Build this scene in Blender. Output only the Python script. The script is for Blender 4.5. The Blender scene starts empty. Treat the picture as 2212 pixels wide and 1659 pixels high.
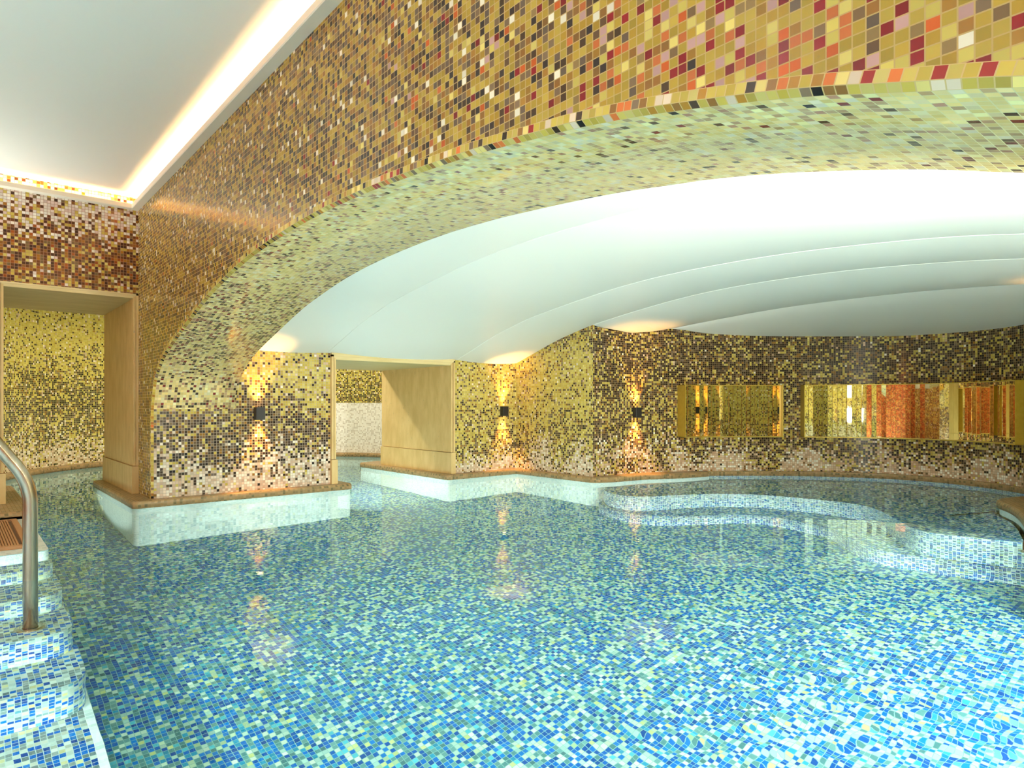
import bpy, bmesh, math, random
from mathutils import Vector
random.seed(7)
SC = bpy.context.scene
COL = SC.collection
PI = math.pi
P = 0.0207                      # mosaic pitch

# ------------------------------------------------------------------ camera frame
F_PX = 1405.0; CX = 1106.0; Y0 = 875.0; HW = 0.73
TH = math.atan((2732 - 1106) / F_PX)
FWD = (math.cos(TH), math.sin(TH)); RGT = (math.sin(TH), -math.cos(TH))

def s2l(c):
    def f(v):
        v /= 255.0
        return v / 12.92 if v <= 0.04045 else ((v + 0.055) / 1.055) ** 2.4
    return (f(c[0]), f(c[1]), f(c[2]), 1.0)

def catmull(pts, n=8):
    out = []
    L = len(pts)
    for i in range(L - 1):
        p0 = pts[max(i - 1, 0)]; p1 = pts[i]; p2 = pts[i + 1]; p3 = pts[min(i + 2, L - 1)]
        for k in range(n):
            t = k / n
            out.append(tuple(0.5 * ((2 * b) + (-a + c) * t + (2 * a - 5 * b + 4 * c - d) * t * t + (-a + 3 * b - 3 * c + d) * t ** 3)
                             for a, b, c, d in zip(p0, p1, p2, p3)))
    out.append(tuple(pts[-1]))
    return out

def fillet(pts, r, n=6, closed=False):
    """round every interior corner of a 2-D polyline"""
    out = []
    L = len(pts)
    rng = range(L) if closed else range(1, L - 1)
    if not closed: out.append(pts[0])
    for i in rng:
        a = Vector(pts[i - 1]); b = Vector(pts[i]); c = Vector(pts[(i + 1) % L])
        rr = min(r, (a - b).length * 0.45, (c - b).length * 0.45)
        p = b + (a - b).normalized() * rr; q = b + (c - b).normalized() * rr
        for k in range(n + 1):
            t = k / n
            v = (1 - t) ** 2 * p + 2 * t * (1 - t) * b + t * t * q
            out.append((v.x, v.y))
    if not closed: out.append(pts[-1])
    return out

def resample(pts, n):
    d = [0.0]
    for a, b in zip(pts, pts[1:]):
        d.append(d[-1] + math.dist(a, b))
    out = []
    j = 0
    for k in range(n):
        s = d[-1] * k / (n - 1)
        while j < len(d) - 2 and d[j + 1] < s: j += 1
        t = (s - d[j]) / max(d[j + 1] - d[j], 1e-9)
        out.append(tuple(x + (y - x) * t for x, y in zip(pts[j], pts[j + 1])))
    return out

def interp(tab, x):
    if x <= tab[0][0]: return tab[0][1]
    for (a, b), (c, d) in zip(tab, tab[1:]):
        if x <= c: return b + (d - b) * (x - a) / max(c - a, 1e-9)
    return tab[-1][1]

# ------------------------------------------------------------------ mesh builder
class MB:
    def __init__(self):
        self.v = []; self.f = []; self.uv = []; self.m = []; self.sm = []
    def face(self, pts, uvs=None, mat=0, smooth=False):
        b = len(self.v)
        self.v += [tuple(p) for p in pts]
        self.f.append(tuple(range(b, b + len(pts))))
        self.uv.append(uvs if uvs else [(0, 0)] * len(pts)); self.m.append(mat); self.sm.append(smooth)
    def grid(self, rows, uvs, mat=0, smooth=True, closed=False):
        for i in range(len(rows) - 1):
            n = len(rows[i])
            for j in range(n if closed else n - 1):
                k = (j + 1) % n
                self.face([rows[i][j], rows[i][k], rows[i + 1][k], rows[i + 1][j]],
                          [uvs[i][j], uvs[i][k], uvs[i + 1][k], uvs[i + 1][j]], mat, smooth)
    def strip(self, pts, z0, z1, mat=0, smooth=False, u0=0.0):
        """vertical wall over a plan polyline; uv = (run, height)"""
        u = u0
        for a, b in zip(pts, pts[1:]):
            l = math.dist(a[:2], b[:2])
            za = z0(a) if callable(z0) else z0; zb = z0(b) if callable(z0) else z0
            ta = z1(a) if callable(z1) else z1; tb = z1(b) if callable(z1) else z1
            self.face([(a[0], a[1], za), (b[0], b[1], zb), (b[0], b[1], tb), (a[0], a[1], ta)],
                      [(u, za), (u + l, zb), (u + l, tb), (u, ta)], mat, smooth)
            u += l
    def box(self, lo, hi, mat=0):
        x0, y0, z0 = lo; x1, y1, z1 = hi
        c = [(x0, y0, z0), (x1, y0, z0), (x1, y1, z0), (x0, y1, z0), (x0, y0, z1), (x1, y0, z1), (x1, y1, z1), (x0, y1, z1)]
        for q, ax in (((0, 3, 2, 1), (0, 1)), ((4, 5, 6, 7), (0, 1)), ((0, 1, 5, 4), (0, 2)), ((2, 3, 7, 6), (0, 2)), ((1, 2, 6, 5), (1, 2)), ((3, 0, 4, 7), (1, 2))):
            self.face([c[i] for i in q], [(c[i][ax[0]], c[i][ax[1]]) for i in q], mat)
    def build(self, name, mats, parent=None, merge=True):
        me = bpy.data.meshes.new(name)
        me.from_pydata(self.v, [], self.f)
        ul = me.uv_layers.new(name='UVMap')
        k = 0
        for poly, uv in zip(me.polygons, self.uv):
            for li, c in zip(poly.loop_indices, uv): ul.data[li].uv = c
        for poly, mi, s in zip(me.polygons, self.m, self.sm):
            poly.material_index = mi; poly.use_smooth = s
        for m in (mats if isinstance(mats, (list, tuple)) else [mats]): me.materials.append(m)
        if merge:
            bm = bmesh.new(); bm.from_mesh(me)
            bmesh.ops.remove_doubles(bm, verts=bm.verts, dist=1e-5)
            bm.to_mesh(me); bm.free()
        me.update()
        o = bpy.data.objects.new(name, me); COL.objects.link(o)
        if parent: o.parent = parent
        return o

def empty(name, loc=(0, 0, 0), rz=0.0):
    o = bpy.data.objects.new(name, None); COL.objects.link(o)
    o.location = loc; o.rotation_euler = (0, 0, rz); o.empty_display_size = 0.1
    return o
def tag(o, label, cat, group=None, kind=None):
    o['label'] = label; o['category'] = cat
    if group: o['group'] = group
    if kind: o['kind'] = kind
    return o
def struct(o, label=None, cat=None):
    o['kind'] = 'structure'
    if label: o['label'] = label
    if cat: o['category'] = cat
    return o

# ------------------------------------------------------------------ materials
def new_mat(name):
    m = bpy.data.materials.new(name); m.use_nodes = True
    nt = m.node_tree; b = nt.nodes['Principled BSDF']
    return m, nt, b
def math_node(nt, op, a, b=None, clamp=False):
    n = nt.nodes.new('ShaderNodeMath'); n.operation = op; n.use_clamp = clamp
    for i, x in enumerate((a, b)):
        if x is None: continue
        if isinstance(x, (int, float)): n.inputs[i].default_value = x
        else: nt.links.new(x, n.inputs[i])
    return n.outputs[0]
def ramp_node(nt, stops, fac, mode='LINEAR'):
    n = nt.nodes.new('ShaderNodeValToRGB'); cr = n.color_ramp; cr.interpolation = mode
    cr.elements[0].position = stops[0][0]; cr.elements[0].color = stops[0][1]
    cr.elements[1].position = stops[-1][0]; cr.elements[1].color = stops[-1][1]
    for pos, c in stops[1:-1]:
        e = cr.elements.new(pos); e.color = c
    nt.links.new(fac, n.inputs[0]); return n.outputs[0]

def mosaic(name, pal, axis, lo, hi, ramp, grout, amp=0.25, nscale=0.05, rough=0.16, seed=0.0, gw=0.055, spec=0.22, vary=0.3, pitch=P, stretch=(1, 1)):
    """square glass tiles; each cell draws its colour from one of four palettes, with odds that follow
    the height (or run) of the wall: ramp = [(pos, (odds0, odds1, odds2))], the rest goes to palette 3"""
    m, nt, bs = new_mat(name); L = nt.links
    uv = nt.nodes.new('ShaderNodeUVMap'); uv.uv_map = 'UVMap'
    sc = nt.nodes.new('ShaderNodeVectorMath'); sc.operation = 'MULTIPLY'; sc.inputs[1].default_value = (1 / (pitch * stretch[0]), 1 / (pitch * stretch[1]), 0)
    L.new(uv.outputs[0], sc.inputs[0])
    fl = nt.nodes.new('ShaderNodeVectorMath'); fl.operation = 'FLOOR'; L.new(sc.outputs[0], fl.inputs[0])
    fr = nt.nodes.new('ShaderNodeVectorMath'); fr.operation = 'FRACTION'; L.new(sc.outputs[0], fr.inputs[0])
    off = nt.nodes.new('ShaderNodeVectorMath'); off.operation = 'ADD'; off.inputs[1].default_value = (seed * 131 + 0.5, seed * 57 + 0.5, 0)
    L.new(fl.outputs[0], off.inputs[0])
    wn = nt.nodes.new('ShaderNodeTexWhiteNoise'); wn.noise_dimensions = '2D'; L.new(off.outputs[0], wn.inputs['Vector'])
    sp = nt.nodes.new('ShaderNodeSeparateColor'); L.new(wn.outputs['Color'], sp.inputs[0])
    r1, r2, r3 = wn.outputs['Value'], sp.outputs[1], sp.outputs[2]
    nz = nt.nodes.new('ShaderNodeTexNoise'); nz.noise_dimensions = '2D'; nz.inputs['Scale'].default_value = nscale; nz.inputs['Detail'].default_value = 1.0
    L.new(off.outputs[0], nz.inputs['Vector'])
    sx = nt.nodes.new('ShaderNodeSeparateXYZ'); L.new(fl.outputs[0], sx.inputs[0])
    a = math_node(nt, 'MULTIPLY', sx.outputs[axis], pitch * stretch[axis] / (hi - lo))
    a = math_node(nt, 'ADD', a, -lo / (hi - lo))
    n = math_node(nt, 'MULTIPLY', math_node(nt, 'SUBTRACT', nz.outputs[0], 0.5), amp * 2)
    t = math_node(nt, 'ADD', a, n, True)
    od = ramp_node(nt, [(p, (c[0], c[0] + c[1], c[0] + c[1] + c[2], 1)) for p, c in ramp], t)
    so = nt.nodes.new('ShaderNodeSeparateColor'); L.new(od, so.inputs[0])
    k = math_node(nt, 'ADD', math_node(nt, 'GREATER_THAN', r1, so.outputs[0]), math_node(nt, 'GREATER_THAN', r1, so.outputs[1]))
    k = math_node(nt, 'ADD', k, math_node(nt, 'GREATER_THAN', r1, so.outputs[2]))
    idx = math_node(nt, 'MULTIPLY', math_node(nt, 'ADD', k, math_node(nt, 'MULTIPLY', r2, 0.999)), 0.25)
    stops = []
    for q, cols in enumerate(pal):
        for j, c in enumerate(cols): stops.append(((q + j / len(cols)) / 4, s2l(c)))
    col = ramp_node(nt, stops, idx, 'CONSTANT')
    br = nt.nodes.new('ShaderNodeVectorMath'); br.operation = 'SCALE'
    L.new(col, br.inputs[0]); L.new(math_node(nt, 'ADD', math_node(nt, 'MULTIPLY', r3, vary), 1 - vary / 2), br.inputs['Scale'])
    fx = nt.nodes.new('ShaderNodeSeparateXYZ'); L.new(fr.outputs[0], fx.inputs[0])
    d = math_node(nt, 'MAXIMUM', math_node(nt, 'ABSOLUTE', math_node(nt, 'SUBTRACT', fx.outputs[0], 0.5)), math_node(nt, 'ABSOLUTE', math_node(nt, 'SUBTRACT', fx.outputs[1], 0.5)))
    g = math_node(nt, 'GREATER_THAN', d, 0.5 - gw)
    mx = nt.nodes.new('ShaderNodeMix'); mx.data_type = 'RGBA'
    L.new(g, mx.inputs[0]); L.new(br.outputs[0], mx.inputs[6]); mx.inputs[7].default_value = s2l(grout)
    L.new(mx.outputs[2], bs.inputs['Base Color'])
    L.new(math_node(nt, 'ADD', math_node(nt, 'MULTIPLY', g, 0.4), rough), bs.inputs['Roughness'])
    bs.inputs['Specular IOR Level'].default_value = spec
    return m

WHT = [(238, 230, 214), (226, 212, 200), (214, 190, 180), (240, 236, 226)]
PNK = [(206, 180, 154), (224, 204, 182), (194, 162, 136), (232, 222, 204)]
DRK = [(36, 24, 17), (50, 34, 21), (70, 54, 43), (28, 20, 18), (58, 42, 30)]
BRN = [(116, 82, 44), (102, 86, 74), (138, 96, 36), (90, 70, 46), (122, 100, 70)]
GLD = [(196, 172, 78), (188, 162, 68), (202, 180, 92), (182, 158, 74), (208, 190, 112)]

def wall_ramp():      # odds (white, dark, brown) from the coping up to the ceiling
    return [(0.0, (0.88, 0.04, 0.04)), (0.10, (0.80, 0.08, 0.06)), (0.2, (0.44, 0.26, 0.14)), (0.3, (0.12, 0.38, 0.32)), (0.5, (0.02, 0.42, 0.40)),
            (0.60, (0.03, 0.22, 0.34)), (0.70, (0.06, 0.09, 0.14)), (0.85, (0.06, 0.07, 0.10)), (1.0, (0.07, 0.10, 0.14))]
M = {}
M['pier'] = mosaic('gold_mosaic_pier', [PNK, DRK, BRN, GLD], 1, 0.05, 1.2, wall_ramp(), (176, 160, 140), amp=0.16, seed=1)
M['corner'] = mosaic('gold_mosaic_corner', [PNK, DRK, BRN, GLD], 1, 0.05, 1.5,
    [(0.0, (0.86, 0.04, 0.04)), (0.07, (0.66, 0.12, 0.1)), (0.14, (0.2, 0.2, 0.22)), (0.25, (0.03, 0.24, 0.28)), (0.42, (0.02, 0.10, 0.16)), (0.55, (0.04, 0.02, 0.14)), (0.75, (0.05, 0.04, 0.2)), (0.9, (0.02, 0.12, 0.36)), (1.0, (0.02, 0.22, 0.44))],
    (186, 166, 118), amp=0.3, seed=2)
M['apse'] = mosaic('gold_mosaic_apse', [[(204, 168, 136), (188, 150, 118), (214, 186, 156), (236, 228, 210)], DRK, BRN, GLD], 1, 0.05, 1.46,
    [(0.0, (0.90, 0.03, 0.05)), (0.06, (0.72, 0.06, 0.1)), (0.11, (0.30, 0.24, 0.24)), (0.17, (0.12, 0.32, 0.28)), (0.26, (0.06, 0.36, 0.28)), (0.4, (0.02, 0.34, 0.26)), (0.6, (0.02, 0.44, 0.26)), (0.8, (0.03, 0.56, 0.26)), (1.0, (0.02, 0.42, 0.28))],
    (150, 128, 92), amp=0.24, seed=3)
M['lintel'] = mosaic('gold_mosaic_lintel', [WHT, [(72, 38, 20), (90, 48, 22), (60, 34, 22)], [(150, 98, 34), (130, 84, 36), (110, 88, 56), (140, 70, 26)], GLD], 1, 1.57, 2.24,
    [(0.0, (0.02, 0.36, 0.34)), (0.35, (0.05, 0.42, 0.34)), (0.5, (0.10, 0.42, 0.32)), (0.68, (0.44, 0.2, 0.14)), (0.85, (0.62, 0.12, 0.08)), (1.0, (0.66, 0.1, 0.06))], (160, 120, 90), amp=0.12, seed=4)
M['archface'] = mosaic('gold_mosaic_arch_face', [[(218, 200, 112), (184, 84, 32), (122, 22, 26), (184, 146, 140), (200, 182, 92), (176, 96, 50), (110, 24, 26)], [(62, 42, 26), (86, 62, 42), (48, 36, 32), (92, 76, 62)], [(132, 90, 40), (116, 94, 70), (142, 104, 38), (120, 84, 40), (128, 104, 64), (150, 108, 44), (108, 84, 56), (138, 96, 44), (236, 230, 208)], [(172, 142, 54), (164, 130, 46), (178, 152, 66), (158, 132, 50)]], 0, -0.4, 5.7,
    [(0.0, (0.5, 0.02, 0.1)), (0.13, (0.46, 0.02, 0.12)), (0.2, (0.36, 0.12, 0.14)), (0.26, (0.1, 0.26, 0.26)), (0.4, (0.02, 0.36, 0.28)), (0.75, (0.01, 0.34, 0.30)), (1.0, (0.0, 0.26, 0.34))], (184, 156, 100), amp=0.1, seed=5)
M['soffit'] = mosaic('pale_gold_mosaic_soffit', [[(240, 226, 176), (236, 222, 190), (242, 230, 164), (224, 204, 156)], [(70, 52, 38), (96, 72, 52), (62, 46, 40), (124, 46, 42)], [(176, 140, 98), (194, 160, 116), (176, 126, 100), (188, 152, 118)], [(234, 206, 136), (238, 212, 150), (228, 198, 126)]], 0, 0.6, 6.4,
    [(0.0, (0.05, 0.24, 0.30)), (0.03, (0.08, 0.12, 0.18)), (0.06, (0.10, 0.10, 0.12)), (0.12, (0.06, 0.22, 0.24)), (0.26, (0.05, 0.26, 0.30)), (0.36, (0.10, 0.12, 0.2)), (0.45, (0.16, 0.04, 0.16)), (0.75, (0.20, 0.03, 0.14)), (1.0, (0.22, 0.08, 0.24))], (214, 202, 150), amp=0.2, seed=6, gw=0.045)
M['band'] = mosaic('gold_mosaic_edge_row', [[(236, 214, 130), (206, 110, 54), (150, 40, 36), (226, 206, 180)], DRK, [(140, 98, 48), (124, 104, 82), (170, 120, 44)], GLD], 0, 0.0, 6.4,
    [(0.0, (0.04, 0.1, 0.3)), (0.5, (0.12, 0.1, 0.2)), (1.0, (0.4, 0.04, 0.16))], (206, 178, 120), amp=0.05, seed=7)
M['rear'] = mosaic('gold_mosaic_rear', [PNK, DRK, BRN, [(200, 178, 84), (188, 166, 70), (206, 188, 100)]], 1, 0.05, 1.9,
    [(0.0, (0.72, 0.08, 0.12)), (0.1, (0.6, 0.1, 0.12)), (0.18, (0.2, 0.22, 0.26)), (0.30, (0.04, 0.40, 0.32)), (0.45, (0.05, 0.34, 0.32)), (0.6, (0.08, 0.12, 0.24)), (0.78, (0.12, 0.04, 0.10)), (1.0, (0.08, 0.08, 0.1))], (196, 190, 120), amp=0.14, seed=8)
M['rear_white'] = mosaic('white_mosaic_rear', [[(226, 220, 210)], [(206, 198, 186)], [(196, 186, 172)], [(232, 228, 220)]], 1, 0, 1, [(0, (0.4, 0.2, 0.2)), (1, (0.4, 0.15, 0.1))], (226, 222, 214), seed=9, vary=0.12)
M['red'] = mosaic('red_orange_mosaic', [[(190, 60, 26), (210, 96, 40), (160, 40, 24)], [(110, 30, 22), (84, 40, 28)], [(220, 130, 60), (226, 160, 90)], [(200, 84, 40), (206, 150, 70)]], 1, 0.0, 2.2, [(0, (0.4, 0.2, 0.2)), (0.5, (0.4, 0.25, 0.15)), (1, (0.3, 0.1, 0.3))], (206, 150, 110), seed=10)
POOLW = [(196, 214, 190), (178, 202, 186), (208, 220, 200), (160, 192, 180)]
POOLB = [(0, 80, 160), (0, 94, 176), (0, 66, 140), (0, 108, 186)]
POOLG = [(84, 132, 132), (72, 116, 118), (100, 144, 142), (40, 136, 170)]
POOLC = [(196, 198, 130), (168, 186, 146), (80, 174, 190), (186, 204, 170)]
M['floor'] = mosaic('blue_white_mosaic_floor', [POOLW, POOLB, POOLG, POOLC], 0, 0.0, 6.0,
    [(0.0, (0.12, 0.40, 0.36)), (0.2, (0.22, 0.40, 0.28)), (0.45, (0.28, 0.42, 0.22)), (0.6, (0.34, 0.38, 0.18)), (1.0, (0.36, 0.40, 0.14))], (140, 176, 166), amp=0.6, nscale=0.035, seed=11, rough=0.4)
BENW = [(220, 230, 220), (204, 220, 212), (228, 234, 224), (188, 210, 204)]
M['bench'] = mosaic('blue_white_mosaic_bench', [BENW, POOLB, POOLG, POOLC], 1, -1.3, -0.3,
    [(0.0, (0.20, 0.52, 0.18)), (0.3, (0.30, 0.40, 0.18)), (0.7, (0.42, 0.28, 0.18)), (1.0, (0.52, 0.20, 0.16))], (228, 236, 230), amp=0.1, seed=12, rough=0.4, gw=0.07)
M['seat'] = mosaic('blue_grey_mosaic_seat', [BENW, POOLB, POOLG, [(190, 186, 160), (206, 204, 180), (170, 170, 150)]], 0, 0.0, 6.0,
    [(0.0, (0.22, 0.36, 0.28)), (1.0, (0.22, 0.36, 0.28))], (206, 216, 206), amp=0.1, seed=13, rough=0.4)
M['tread'] = mosaic('blue_grey_mosaic_tread', [[(206, 214, 200), (190, 204, 194)], POOLB, [(120, 132, 130), (136, 150, 146), (104, 122, 124)], [(206, 200, 150), (196, 198, 180), (170, 176, 160)]], 1, 0.0, 6.0,
    [(0.0, (0.22, 0.36, 0.28)), (1.0, (0.22, 0.36, 0.28))], (190, 204, 198), amp=0.1, seed=16, rough=0.4)
M['riser'] = mosaic('blue_white_mosaic_riser', [[(192, 206, 188), (172, 194, 180), (156, 184, 172)], POOLB, [(120, 146, 142), (100, 132, 134), (96, 160, 176)], [(214, 206, 140), (200, 206, 170)]], 1, -1.3, 0.0,
    [(0.0, (0.28, 0.40, 0.22)), (1.0, (0.40, 0.30, 0.2))], (180, 196, 188), amp=0.1, seed=17, rough=0.4, gw=0.07)
M['white'] = mosaic('white_mosaic_pool_wall', [[(226, 236, 228)], [(206, 222, 214)], [(196, 216, 210)], [(234, 240, 234)]], 1, -1.3, 0, [(0, (0.3, 0.2, 0.2)), (1, (0.4, 0.14, 0.08))], (236, 242, 236), seed=14, vary=0.12, rough=0.35)
M['coping'] = mosaic('tan_mosaic_coping', [[(160, 128, 84), (150, 122, 84)], [(124, 104, 70), (112, 98, 66)], [(172, 138, 96), (138, 114, 78)], [(154, 124, 82), (164, 134, 94)]], 0, 0, 1, [(0, (0.3, 0.16, 0.2)), (1, (0.3, 0.16, 0.2))], (150, 128, 94), seed=15, rough=0.3, vary=0.2)

def plain(name, c, rough=0.5, metal=0.0, spec=0.5, aniso=0.0):
    m, nt, b = new_mat(name)
    b.inputs['Base Color'].default_value = s2l(c); b.inputs['Roughness'].default_value = rough
    b.inputs['Metallic'].default_value = metal; b.inputs['Specular IOR Level'].default_value = spec
    return m
def noisy(name, c1, c2, scale=(1, 1, 1), rough=0.5, metal=0.0, detail=4, lo=0.35, hi=0.65, spots=None):
    m, nt, b = new_mat(name); L = nt.links
    tc = nt.nodes.new('ShaderNodeTexCoord'); mp = nt.nodes.new('ShaderNodeMapping'); mp.inputs['Scale'].default_value = scale
    L.new(tc.outputs['Object'], mp.inputs[0])
    n = nt.nodes.new('ShaderNodeTexNoise'); n.inputs['Scale'].default_value = 1.0; n.inputs['Detail'].default_value = detail
    L.new(mp.outputs[0], n.inputs['Vector'])
    c = ramp_node(nt, [(lo, s2l(c1)), (hi, s2l(c2))], n.outputs[0])
    if spots:
        n2 = nt.nodes.new('ShaderNodeTexNoise'); n2.inputs['Scale'].default_value = 5.0; n2.inputs['Detail'].default_value = 2
        L.new(mp.outputs[0], n2.inputs['Vector'])
        mx = nt.nodes.new('ShaderNodeMix'); mx.data_type = 'RGBA'
        L.new(math_node(nt, 'GREATER_THAN', n2.outputs[0], 0.72), mx.inputs[0]); L.new(c, mx.inputs[6]); mx.inputs[7].default_value = s2l(spots)
        c = mx.outputs[2]
    L.new(c, b.inputs['Base Color']); b.inputs['Roughness'].default_value = rough; b.inputs['Metallic'].default_value = metal
    return m
M['stone'] = noisy('beige_travertine', (208, 174, 112), (222, 190, 130), (14, 14, 5), 0.55, spots=(186, 162, 116))
M['stone_soffit'] = noisy('beige_travertine_soffit', (212, 188, 130), (226, 204, 150), (3, 26, 26), 0.55)
M['ceiling'] = plain('white_stretch_ceiling', (246, 246, 238), 0.35, spec=0.3)
M['plaster'] = plain('cream_plaster_ledge', (238, 230, 212), 0.6)
M['bronze'] = plain('dark_bronze_lamp_body', (46, 42, 40), 0.45, 0.4)
M['steel'] = noisy('brushed_steel', (178, 156, 134), (206, 186, 164), (40, 40, 2), 0.24, 1.0)
M['gold'] = noisy('gold_anodised_frame', (206, 172, 64), (214, 182, 74), (30, 30, 30), 0.4, 0.55)
M['mirror'] = plain('gold_tinted_mirror', (252, 240, 200), 0.02, 1.0)
M['grate'] = plain('tan_grating_bar', (178, 130, 88), 0.5)
M['grate_dark'] = plain('brown_grating_gap', (96, 66, 42), 0.7)
def emit(name, c, s):
    m, nt, b = new_mat(name)
    b.inputs['Base Color'].default_value = s2l((250, 240, 220)); b.inputs['Emission Color'].default_value = c; b.inputs['Emission Strength'].default_value = s
    return m
M['warm'] = emit('warm_led', (1.0, 0.55, 0.18, 1), 12.0)
M['cool'] = emit('pool_lamp_lens', (0.85, 1.0, 0.95, 1), 6.0)
def water():
    m, nt, b = new_mat('pool_water'); L = nt.links
    nt.nodes.remove(b)
    out = nt.nodes['Material Output']
    g = nt.nodes.new('ShaderNodeBsdfGlass'); g.inputs['IOR'].default_value = 1.333; g.inputs['Roughness'].default_value = 0.0
    g.inputs['Color'].default_value = (0.80, 0.97, 0.97, 1)
    tc = nt.nodes.new('ShaderNodeTexCoord')
    n = nt.nodes.new('ShaderNodeTexNoise'); n.inputs['Scale'].default_value = 5.0; n.inputs['Detail'].default_value = 1.5
    L.new(tc.outputs['Object'], n.inputs['Vector'])
    n2 = nt.nodes.new('ShaderNodeTexNoise'); n2.inputs['Scale'].default_value = 11.0; n2.inputs['Detail'].default_value = 1.0
    L.new(tc.outputs['Object'], n2.inputs['Vector'])
    vd = nt.nodes.new('ShaderNodeVectorMath'); vd.operation = 'DISTANCE'; vd.inputs[1].default_value = (1.45, .35, 0)
    L.new(tc.outputs['Object'], vd.inputs[0])
    mr = nt.nodes.new('ShaderNodeMapRange'); mr.interpolation_type = 'SMOOTHSTEP'
    mr.inputs['From Min'].default_value = 1.0; mr.inputs['From Max'].default_value = .25
    L.new(vd.outputs['Value'], mr.inputs['Value'])
    hgt = math_node(nt, 'ADD', math_node(nt, 'MULTIPLY', n.outputs[0], .12), math_node(nt, 'MULTIPLY', n2.outputs[0], math_node(nt, 'MULTIPLY', mr.outputs[0], .15)))
    bp = nt.nodes.new('ShaderNodeBump'); bp.inputs['Strength'].default_value = 1.0; bp.inputs['Distance'].default_value = 0.01
    L.new(hgt, bp.inputs['Height']); L.new(bp.outputs[0], g.inputs['Normal'])
    L.new(g.outputs[0], out.inputs['Surface'])
    return m
M['water'] = water()

# ------------------------------------------------------------------ key plan data
ZF = -1.30                                   # pool floor
XA, XB = 1.10, 1.69                          # arch front and back planes
YS = 5.275                                   # sconce wall
YW = 5.69                                    # portal wall of the near room
ZCOVE = 2.227
arch_key = [(5.275, .70), (5.235, .80), (5.159, .925), (4.96, 1.05), (4.75, 1.128), (4.40, 1.228), (4.0, 1.335), (3.7, 1.395), (3.4, 1.443), (3.09, 1.475), (2.72, 1.495),
            (2.4, 1.50), (2.1, 1.492), (1.88, 1.479), (1.63, 1.460), (1.4, 1.438), (1.2, 1.411), (1.06, 1.392), (.865, 1.356), (.66, 1.309), (.5, 1.267), (.37, 1.226),
            (.216, 1.177), (.05, 1.11), (-.10, 1.02), (-.25, .90), (-.34, .80), (-.375, .70)]
arch = catmull(arch_key, 5)
vault_key = [(5.275, 1.18), (5.02, 1.262), (4.7, 1.366), (4.44, 1.433), (4.12, 1.50), (3.48, 1.59), (2.98, 1.638), (2.45, 1.655), (1.8, 1.643), (1.05, 1.583), (.5, 1.49), (.1, 1.38), (-.3, 1.26), (-.65, 1.15)]
vault = sorted(catmull(vault_key, 8))
apse_key = [(4.68, 4.17), (5.10, 4.13), (5.45, 4.03), (5.85, 3.83), (6.20, 3.57), (6.52, 3.28), (6.75, 3.0), (6.95, 2.68), (7.07, 2.36), (7.08, 2.02), (6.98, 1.67), (6.75, 1.32), (6.40, 1.02), (5.9, .78), (5.3, .62), (4.68, .55)]
apse = catmull(apse_key, 10)
apse = [(4.62, 4.17)] + apse + [(4.62, .55)]

def x4(y): return 5.95 - 0.3 * ((y - 2.35) / 1.6) ** 2
def panel_dip(x, y):
    s = [XB, 2.457, 3.83, 4.62]; d = [.015, .03, .018]
    for a, b, k in zip(s, s[1:], d):
        if x <= b: t = (x - a) / (b - a); return k * 4 * t * (1 - t)
    e = x4(y)
    if x <= e: t = (x - 4.62) / (e - 4.62); return .05 * 4 * t * (1 - t)
    return .225 * (x - e) ** .7
def zc(x, y): return interp(vault, y) - panel_dip(x, y)

# ------------------------------------------------------------------ arch wall
def normals(pl):
    out = []
    for i in range(len(pl)):
        a = pl[max(i - 1, 0)]; b = pl[min(i + 1, len(pl) - 1)]
        dx, dz = b[0] - a[0], b[1] - a[1]; l = math.hypot(dx, dz) or 1
        out.append((-dz / l, dx / l))
    return out
full = [(YS, .05), (YS, .35)] + arch + [(-.375, .3), (-.375, ZF)]
nn = normals(full)
if nn[len(nn) // 2][1] < 0: nn = [(-a, -b) for a, b in nn]
run = [0.0]
for a, b in zip(full, full[1:]): run.append(run[-1] + math.dist(a, b))
up = [(p[0] + n[0] * P, p[1] + n[1] * P) for p, n in zip(full, nn)]
dn = [(p[0] - n[0] * .010, p[1] - n[1] * .010) for p, n in zip(full, nn)]
mb = MB()
for i in range(len(full) - 1):
    a, b = up[i], up[i + 1]
    if abs(a[0] - b[0]) > 1e-6 and min(a[1], b[1]) > .6:
        mb.face([(XA, a[0], a[1]), (XA, b[0], b[1]), (XA, b[0], ZCOVE + .2), (XA, a[0], ZCOVE + .2)], [(a[0], a[1]), (b[0], b[1]), (b[0], ZCOVE + .2), (a[0], ZCOVE + .2)], 0)
yl = up[0][0]; yr = up[-1][0]
mb.face([(XA, yl, 0), (XA, YW + .1, 0), (XA, YW + .1, ZCOVE + .2), (XA, yl, ZCOVE + .2)], [(yl, 0), (YW + .1, 0), (YW + .1, ZCOVE + .2), (yl, ZCOVE + .2)], 0)
mb.face([(XA, -2.6, ZF), (XA, yr, ZF), (XA, yr, ZCOVE + .2), (XA, -2.6, ZCOVE + .2)], [(-2.6, ZF), (yr, ZF), (yr, ZCOVE + .2), (-2.6, ZCOVE + .2)], 0)
# edge row on the face, chamfer row, soffit
sub = lambda pts, x: [(x, p[0], p[1]) for p in pts]
mb.grid([sub(up, XA), sub(full, XA)], [[(r, P) for r in run], [(r, 0.0004) for r in run]], 1, False)
mb.grid([sub(full, XA), sub(dn, XA + .018)], [[(r + 3 * P, 5 * P) for r in run], [(r + 3 * P, 4 * P + .0004) for r in run]], 1, False)
k0 = 2; k1 = len(full) - 1
mb.grid([sub(dn[k0:k1], XA + .018), sub(full[k0:k1], XB)], [[(r, 0) for r in run[k0:k1]], [(r, XB - XA - .018) for r in run[k0:k1]]], 2, True)
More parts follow.
